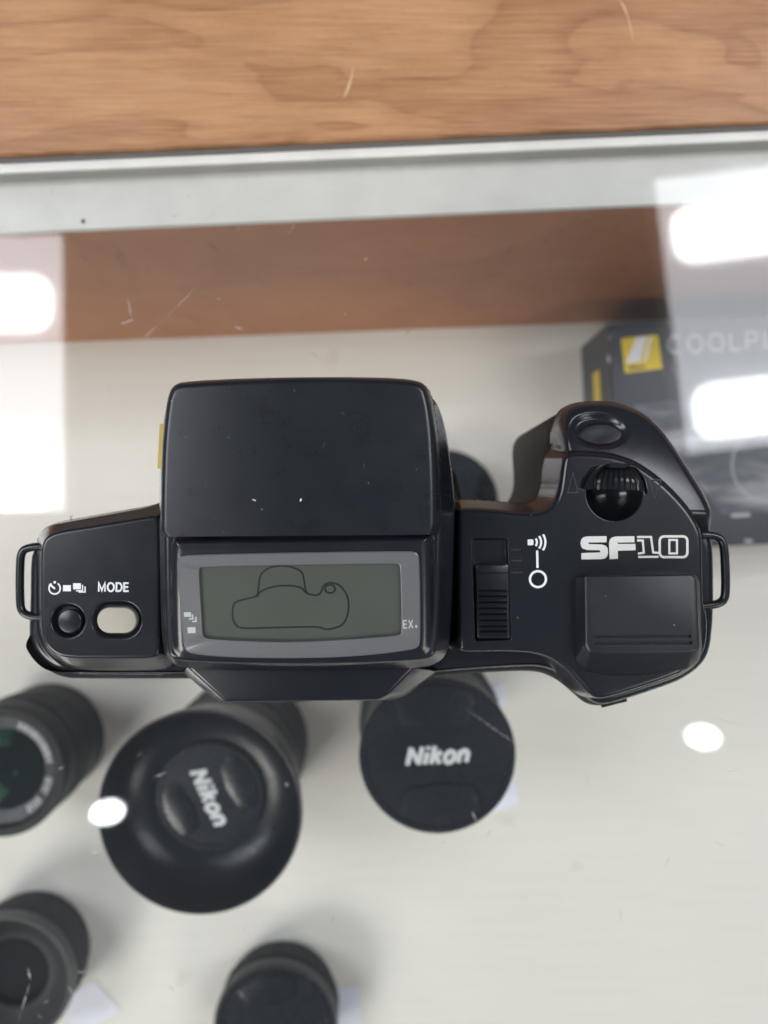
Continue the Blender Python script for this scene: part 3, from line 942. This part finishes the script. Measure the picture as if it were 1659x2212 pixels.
def Z6(x, y): return (x * .2315 + 1207, y * .2315 + 1124.6)
def z6(p): return [Z6(*q) for q in p]
lg = [('fill', z6([(445, 145), (262, 147), (228, 156), (208, 180), (202, 210), (208, 242), (226, 262), (262, 274), (384, 277), (386, 297), (210, 303), (210, 362), (396, 360), (432, 352), (452, 332), (460, 300), (456, 258), (440, 236), (405, 222), (278, 219), (276, 204), (446, 202)])),
      ('fill', z6([(705, 145), (530, 148), (495, 158), (476, 178), (468, 208), (474, 361), (551, 357), (551, 281), (717, 276), (714, 217), (549, 217), (548, 205), (707, 202)])),
      ('line', z6([(730, 153), (860, 152), (880, 297), (932, 301)]), 4.6), ('line', z6([(730, 185), (783, 186), (793, 300), (738, 308)]), 4.6), ('line', z6([(740, 339), (930, 338)]), 4.8),
      ('line', z6(rrect(941, 147, 1199, 341, 42)), 5.2, True), ('line', z6([(1031, 180), (1102, 180), (1102, 306), (1031, 306)]), 4.4, True)]
for tri in ([(1238.5, 1021.6), (1227, 1064.5), (1249, 1064.5)], [(1404, 1037), (1428, 1037), (1415.5, 1077)]):
    printed('triangle_mark', [('line', [(x + 1.2, y + 1.2) for x, y in tri], 1.9, True), ('line', [(x - .5, y - .5) for x, y in tri], 1.5, True)], T3, DARK, cover, .04).data.materials.append(GLINT)
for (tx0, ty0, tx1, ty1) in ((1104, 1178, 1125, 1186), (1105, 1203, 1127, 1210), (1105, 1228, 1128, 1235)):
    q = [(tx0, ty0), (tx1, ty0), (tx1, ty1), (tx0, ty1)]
    printed('index_tick', [('line', q, 2.0, True), ('line', [(x - .4, y + 1.5) for x, y in q[2:]], 1.3)], T3, DARK, cover, .04).data.materials.append(GLINT)
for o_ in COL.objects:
    if o_.name.split('.')[0] in ('triangle_mark', 'index_tick'):      # first line paints the groove shade, second its glint
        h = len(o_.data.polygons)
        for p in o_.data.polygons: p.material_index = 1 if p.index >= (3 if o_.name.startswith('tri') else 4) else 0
printed('model_lettering', lg, T3, SILV, cover, .05, .002)

# stray dust and fibres lying on the flash head
dz = []
for (x, y, l, a, wd) in ((545, 1079, 8, 20, 2.0), (650, 1077, 6, 110, 3), (635, 841, 5, 80, 2), (737, 891, 9, 30, 1.2), (785, 1000, 12, 80, 1), (702, 955, 14, 110, .9), (397, 944, 6, 0, 2), (490, 944, 7, 10, 2.2), (444, 1045, 7, 95, 1), (899, 1011, 6, 85, 1.4), (480, 1148, 7, 40, 1.2)):
    dx, dy = math.cos(R(a)) * l, math.sin(R(a)) * l
    dz.append(('line', [(x, y), (x + dx * .5 + wd * .4, y + dy * .5), (x + dx, y + dy)], wd))
for k, q in enumerate(dz):
    fl = printed('lint', [q], lambda x, y: P3(x, y, 95.0), WHITE if k < 2 else LINT, head, .03, .002)
    for v in fl.data.vertices:
        v.co.z = v.co.z - .0012 * (((v.co.x + slr.location.x) / MM + 17) ** 2) * MM
# hair caught at the left front edge
tube('fibre', [P3(157, 1114, 66), P3(152, 1117, 67), P3(153, 1121, 68), P3(157, 1124, 68), P3(155, 1131, 68.6), P3(157, 1134, 69)], .09, DARK, slr, 6)

# ------------------------------------------------------------------ lenses on the shelf
def cap(t, c, r_, rot, k_=.22, txt=True):
    """snap cap with two pinch grips and a word"""
    cp = lathe('front_cap', [(0, -2.4), (r_, -2.4), (r_, -.5), (r_ - .5, 0), (r_ - 2.2, 0), (r_ - 2.6, -.7), (0, -.7)], LCAP, t, c, 80)
    ca, sa = math.cos(R(rot)), math.sin(R(rot))
    def L3(x, y): return (c[0] + x * ca - y * sa, c[1] + x * sa + y * ca, c[2])
    for s in (1, -1):
        w_ = r_ * .52
        a0 = math.degrees(math.acos(w_ / (r_ - 3)))
        o_ = [(x, s * y) for x, y in circle(0, 0, r_ - 3.2, None, 16, a0, 180 - a0)]
        i_ = [(-w_ * .82, s * r_ * .42), (0, s * r_ * .36), (w_ * .82, s * r_ * .42)]
        pl = o_ + i_
        rs = [[(*L3(x, y)[:2], c[2] - .8) for x, y in pl], [(*L3(x, y)[:2], c[2] + .5) for x, y in pl], [(*L3(x * .9, s * r_ * .6 + (y - s * r_ * .6) * .85)[:2], c[2] + .8) for x, y in pl]]
        loft('pinch_grip', rs, LCAP, cp, auto=30)
    if txt:
        hh = r_ * k_
        wl = word('Nikon', 0, 0, hh, hh * .27, 1.0, .28, 0, .04, up=1)
        xs = [p[0] for s in wl for p in s[1]]
        off = (min(xs) + max(xs)) / 2
        printed('lettering', [('line', [(x - off, y - hh * .5) for x, y in s[1]], s[2], s[3]) for s in wl], L3, LTXT, cp, -.6, .01)
    return cp

def lens(x, y, ztop, label, name='camera_lens'):
    c = P2(x, y, ztop)
    t = thing(name, (c[0], c[1], SHELF), label, 'lens', 'lenses on the shelf')
    return t, c

# lens with an upright cap
t, c = lens(945, 1632, -42, 'tall black lens whose cap shows white lettering set level, just behind the camera eyepiece')
b = SHELF
lathe('barrel', [(0, 0), (29, 0), (30, 1), (30, 22), (29.4, 23), (29.4, 34), (28, 35), (28, 112)], LBAR, t, (*c, b), 72)
lathe('zoom_ring', [(28.2, 40), (29.6, 41), (29.6, 76), (28.2, 77)], LGRP, t, (*c, b), 240, (1, 2, 60, .7))
lathe('front_ring', [(27.8, 96), (28.9, 97), (28.9, 115.6), (27, 115.6)], LBAR, t, (*c, b), 72)
cap(t, (*c, -42), 29.0, 3)
# hooded lens
zr = -60
t, c = lens(432, 1755, zr, 'wide hooded lens with a tilted lettered cap deep inside its open black hood')
lathe('barrel', [(0, 0), (32, 0), (33, 1), (33, 18), (31, 19), (31, 40), (33, 42), (33, 64), (30, 66)], LBAR, t, (*c, b), 72)
lathe('focus_ring', [(31.2, 21), (32.6, 22), (32.6, 37), (31.2, 38)], LGRP, t, (*c, b), 240, (1, 2, 60, .7))
lathe('hood', [(30.5, 62), (34, 63), (38.2, 84), (40.2, 99.2), (40.0, 100), (39.0, 99.8), (36.5, 90), (33, 84), (24.6, 81.2), (22.0, 81.0)], LHOOD, t, (*c, b), 90, auto=50)
cap(t, (*c, -77), 22.6, -65, .30)
# left edge: bare front element
zr = -104
t, c = lens(-2, 1668, zr, 'lens with an uncovered dark glass front cut off by the left picture edge')
lathe('barrel', [(0, 0), (27, 0), (28, 1), (28, 20), (27, 21), (27, 40), (29, 42), (29.4, 55), (28.8, 56), (25.5, 56), (24.5, 54), (24, 52.8)], LBAR, t, (*c, b), 80)
lathe('zoom_ring', [(27.2, 23), (28.4, 24), (28.4, 37), (27.2, 38)], LGRP, t, (*c, b), 240, (1, 2, 60, .7))
lathe('name_ring', [(24.3, 53.2), (23.8, 53.4), (18.6, 51.2), (18.2, 50.4)], LRING, t, (*c, b), 72)
txt = []
for k in range(34):
    a = R(-58 + k * 4.2)
    if 12 <= k <= 15 or k > 30 or 4 < k < 7: continue
    rr0, rr1 = 19.4, 23.0
    a2 = a + R(1.4 + .8 * random.random())
    txt.append(('fill', [(rr0 * math.cos(a), rr0 * math.sin(a)), (rr1 * math.cos(a), rr1 * math.sin(a)), (rr1 * math.cos(a2), rr1 * math.sin(a2)), (rr0 * math.cos(a2), rr0 * math.sin(a2))]))
def nr3(x, y):
    r_ = math.hypot(x, y); return (c[0] + x, c[1] + y, b + 51.2 + (r_ - 18.6) * 2.2 / 5.2)
lathe('front_glass', [(18.3, 50.6), (14, 51.9), (8, 52.9), (0, 53.3)], LGLASS, t, (*c, b), 60)
printed('ring_lettering', txt, nr3, LTXT, t, .12, .0)
# lower left lens
zr = -127
t, c = lens(15, 2120, zr, 'short black lens with a thin grey rim in the bottom left corner')
lathe('barrel', [(0, 0), (27, 0), (28, 1), (28.4, 12), (29, 18), (30, 26)], LBAR, t, (*c, b), 80)
lathe('focus_ring', [(28.6, 9), (29.6, 10), (29.6, 22), (29, 23)], LGRP, t, (*c, b), 240, (1, 2, 60, .6))
lathe('front_ring', [(30, 25.5), (31, 27), (31, 32.4), (30.4, 33), (29.6, 33), (28.8, 31)], LRING, t, (*c, b), 80)
lathe('front_bezel', [(29.2, 32.2), (28, 32), (21, 26), (17, 25.6)], LBAR, t, (*c, b), 80)
lathe('front_cap', [(17.4, 24.9), (16.8, 25.9), (15, 26.2), (14, 24.0), (0, 23.0)], LDARK, t, (*c, b), 60, auto=18)
# bottom lens
zr = -133
t, c = lens(595, 2217, zr, 'small black lens with stepped rim at the bottom edge below the hooded lens')
lathe('barrel', [(0, 0), (26.5, 0), (27.5, 1), (27.8, 10), (28.2, 16), (28.8, 21)], LBAR, t, (*c, b), 80)
lathe('focus_ring', [(27.9, 6), (29, 7), (29, 16), (28.4, 17)], LGRP, t, (*c, b), 240, (1, 2, 60, .6))
lathe('front_ring', [(28.8, 20.5), (30, 22), (30, 26.2), (29.4, 27), (28.6, 27), (27.6, 25.2)], LRING, t, (*c, b), 80)
cap(t, (*c, zr - .8), 27.6, 12, txt=False)
# lens mostly hidden behind the camera
zr = -138
t, c = lens(962, 1087, zr, 'plain capped lens almost hidden, its round edge showing between flash and hand grip')
lathe('barrel', [(0, 0), (25, 0), (26, 1), (26, 18), (25.4, 20)], LBAR, t, (*c, b), 72)
lathe('front_cap', [(0, 18), (26.2, 18), (26.2, 21), (25.6, 22), (0, 22)], LCAP, t, (*c, b), 72)

# ------------------------------------------------------------------ carton
zt = -108.0
bx0, by1 = P2(1316, 700, zt)
t = thing('carton', (bx0 + 60, by1 - 50, SHELF), 'dark camera carton lying on the shelf with a yellow square emblem, by the right edge', 'box')
brot = R(3)
cb, sbn = math.cos(brot), math.sin(brot)
W_, D_ = 128.0, 103.0
def bx3(u, v, z=zt):     # u to the right, v down the picture, from the far left top corner
    return (bx0 + u * cb + v * sbn, by1 + u * sbn - v * cb, z)
rg = lambda z, i=0: [bx3(i, i, z), bx3(W_ - i, i, z), bx3(W_ - i, D_ - i, z), bx3(i, D_ - i, z)]
cbx = loft('box_body', [rg(SHELF + .1), rg(zt - .4), rg(zt, .4)], BOXM, t, auto=30)
B3 = lambda u, v: bx3(u, v)
def pb(x, y):            # picture position on the lid -> (u, v)
    a = P2(x, y, zt); dx, dy = a[0] - bx0, a[1] - by1
    return (dx * cb + dy * sbn, dx * sbn - dy * cb)
em = [pb(1341, 731), pb(1421, 723), pb(1431, 796), pb(1350, 806)]
emo = printed('emblem', [('fill', em)], B3, BOXY, t, .05)
def eb(s, q):            # inside the emblem, s right q down
    return tuple((em[0][k] * (1 - s) + em[1][k] * s) * (1 - q) + (em[3][k] * (1 - s) + em[2][k] * s) * q for k in (0, 1))
printed('emblem_rays', [('fill', [eb(.42, 0.02), eb(.70, .02), eb(.42, .72), eb(.06, .72)]), ('fill', [eb(.78, .02), eb(.84, .02), eb(.60, .72), eb(.52, .72)])], B3, PAPER, emo, .08)
q0 = eb(.10, .93)
printed('emblem_lettering', [('line', [(x, y) for x, y in s[1]], s[2], s[3]) for s in word('Nikon', q0[0], q0[1], 2.0, .5, 1.0, .25, 3)], B3, BOXM, emo, .08)
q0 = pb(1440, 765)
hh = 8.2
cw = word('COOLPIX', q0[0], q0[1], hh, .9, 1.05, 0, 0, .14)
printed('box_lettering', cw, B3, BOXP, t, .05, .003)
# picture of a camera on the lid
printed('box_picture', [('fill', [pb(1365, 874), pb(1440, 866), pb(1760, 848), pb(1790, 1100), pb(1560, 1110), pb(1470, 1000), pb(1400, 930)])], B3, BOXPIC, t, .05)
cc = pb(1660, 1005)
printed('picture_ring', [('line', circle(cc[0], cc[1], 16.5, 16.5, 48), .6, True)], B3, BOXP, t, .08)
for q in ([pb(1608, 1165), pb(1625, 1165), pb(1625, 1173), pb(1608, 1173)], [pb(1580, 1110), pb(1620, 1108), pb(1620, 1116), pb(1580, 1118)], [pb(1311, 768), pb(1317, 767), pb(1319, 782), pb(1313, 784)]):
    printed('small_print', [('fill', q)], B3, BOXP, t, .06)
# yellow label on its left side
vs_ = [bx3(-.08, 17, zt - 20), bx3(-.08, 34, zt - 20), bx3(-.08, 34, zt - 32), bx3(-.08, 17, zt - 32)]
obj('side_label', vs_, [(0, 1, 2, 3)], BOXY, t, False)

# ------------------------------------------------------------------ paper tags
def tag_(pts, label):
    z = SHELF + .15
    c = P2(sum(p[0] for p in pts) / 4, sum(p[1] for p in pts) / 4, z)
    rs = [[P3(x, y, z + k) for x, y in pts] for k in (0, .35)]
    o = loft('price_tag', rs, PAPER, None)
    o.data.transform(Matrix.Translation(-Vector((c[0], c[1], SHELF)) * MM)); o.location = Vector((c[0], c[1], SHELF)) * MM
    o['label'] = label; o['category'] = 'tag'; o['group'] = 'paper tags under the lenses'
tag_([(1000, 1700), (1105, 1655), (1122, 1735), (1030, 1770)], 'white paper tag half under the tall lens with level lettering')
tag_([(1040, 1500), (1085, 1470), (1100, 1520), (1052, 1545)], 'white paper tag by the camera back, above the tall lettered lens')
tag_([(120, 2160), (205, 2120), (260, 2180), (170, 2240)], 'white paper tag beside the lens in the bottom left corner')
tag_([(690, 2140), (775, 2130), (780, 2230), (700, 2235)], 'white paper tag to the right of the lens at the bottom edge')

# ------------------------------------------------------------------ ceiling lights mirrored in the glass
ZC = 1500.0
def M2(x, y):            # where a lamp hangs whose mirror image falls on this picture position
    s = (HC + ZC) / FP
    return ((x - CX) * s, (CY - y) * s)
def troffer(corner, dirx, rot, tubes, label, tray=None):
    t = thing('ceiling_light', (corner[0], corner[1], ZC), label, 'ceiling light', 'ceiling light panels')
    c_, s_ = math.cos(R(rot)), math.sin(R(rot))
    def T(u, v, z):      # u away from the near end along the tubes, v down the picture
        u *= dirx
        return (corner[0] + u * c_ + v * s_, corner[1] + u * s_ - v * c_, ZC + z)
    Wt, Lt = 605.0, 1220.0
    o = loft('diffuser', [[T(0, 0, 2), T(Lt, 0, 2), T(Lt, Wt, 2), T(0, Wt, 2)], [T(0, 0, 12), T(Lt, 0, 12), T(Lt, Wt, 12), T(0, Wt, 12)]], tray or TRAY, t)
    loft('housing', [[T(-4, -4, 13), T(Lt, -4, 13), T(Lt, Wt + 4, 13), T(-4, Wt + 4, 13)], [T(-4, -4, 80), T(Lt, -4, 80), T(Lt, Wt + 4, 80), T(-4, Wt + 4, 80)]], ALU, t)
    for v in tubes:
        hw = 62
        pts = rrect(18, v - hw, Lt - 20, v + hw, 45, 8)
        loft('tube_cover', [[T(u, q, -8) for u, q in pts], [T(u, q, 1) for u, q in pts]], TUBE, t)
    return t
c = M2(127, 505)
troffer(c, -1, 0.5, (150, 540), 'white ceiling light panel mirrored in the glass at the left edge', TRAY2)
c = M2(1420, 385)
troffer(c, 1, 7.0, (130, 520), 'white ceiling light panel mirrored in the glass at the right edge, over the carton')
for (x, y, lb) in ((1522, 1594, 'oval white downlight mirrored in the glass at lower right'), (230, 1757, 'oval white downlight mirrored in the glass over the hooded lens')):
    c = M2(x, y)
    t = thing('downlight', (c[0], c[1], ZC), lb, 'downlight', 'oval downlights')
    fr_o = lathe('trim_ring', [(35.5, 2.6), (40, 1.6), (45, 1.2), (45, 4), (36, 6)], HALO, t, (c[0], c[1], ZC), 40)  # added glowing ring, stands in for the bloom around the lamp
    fc_o = lathe('lamp_face', [(0, 3), (36, 3), (36, 5), (0, 5)], SPOT, t, (c[0], c[1], ZC), 40)
    for o_ in (fr_o, fc_o):
        for v in o_.data.vertices: v.co.y *= .66
        o_.data.transform(Matrix.Rotation(R(-10 if x > 800 else 14), 4, 'Z'))
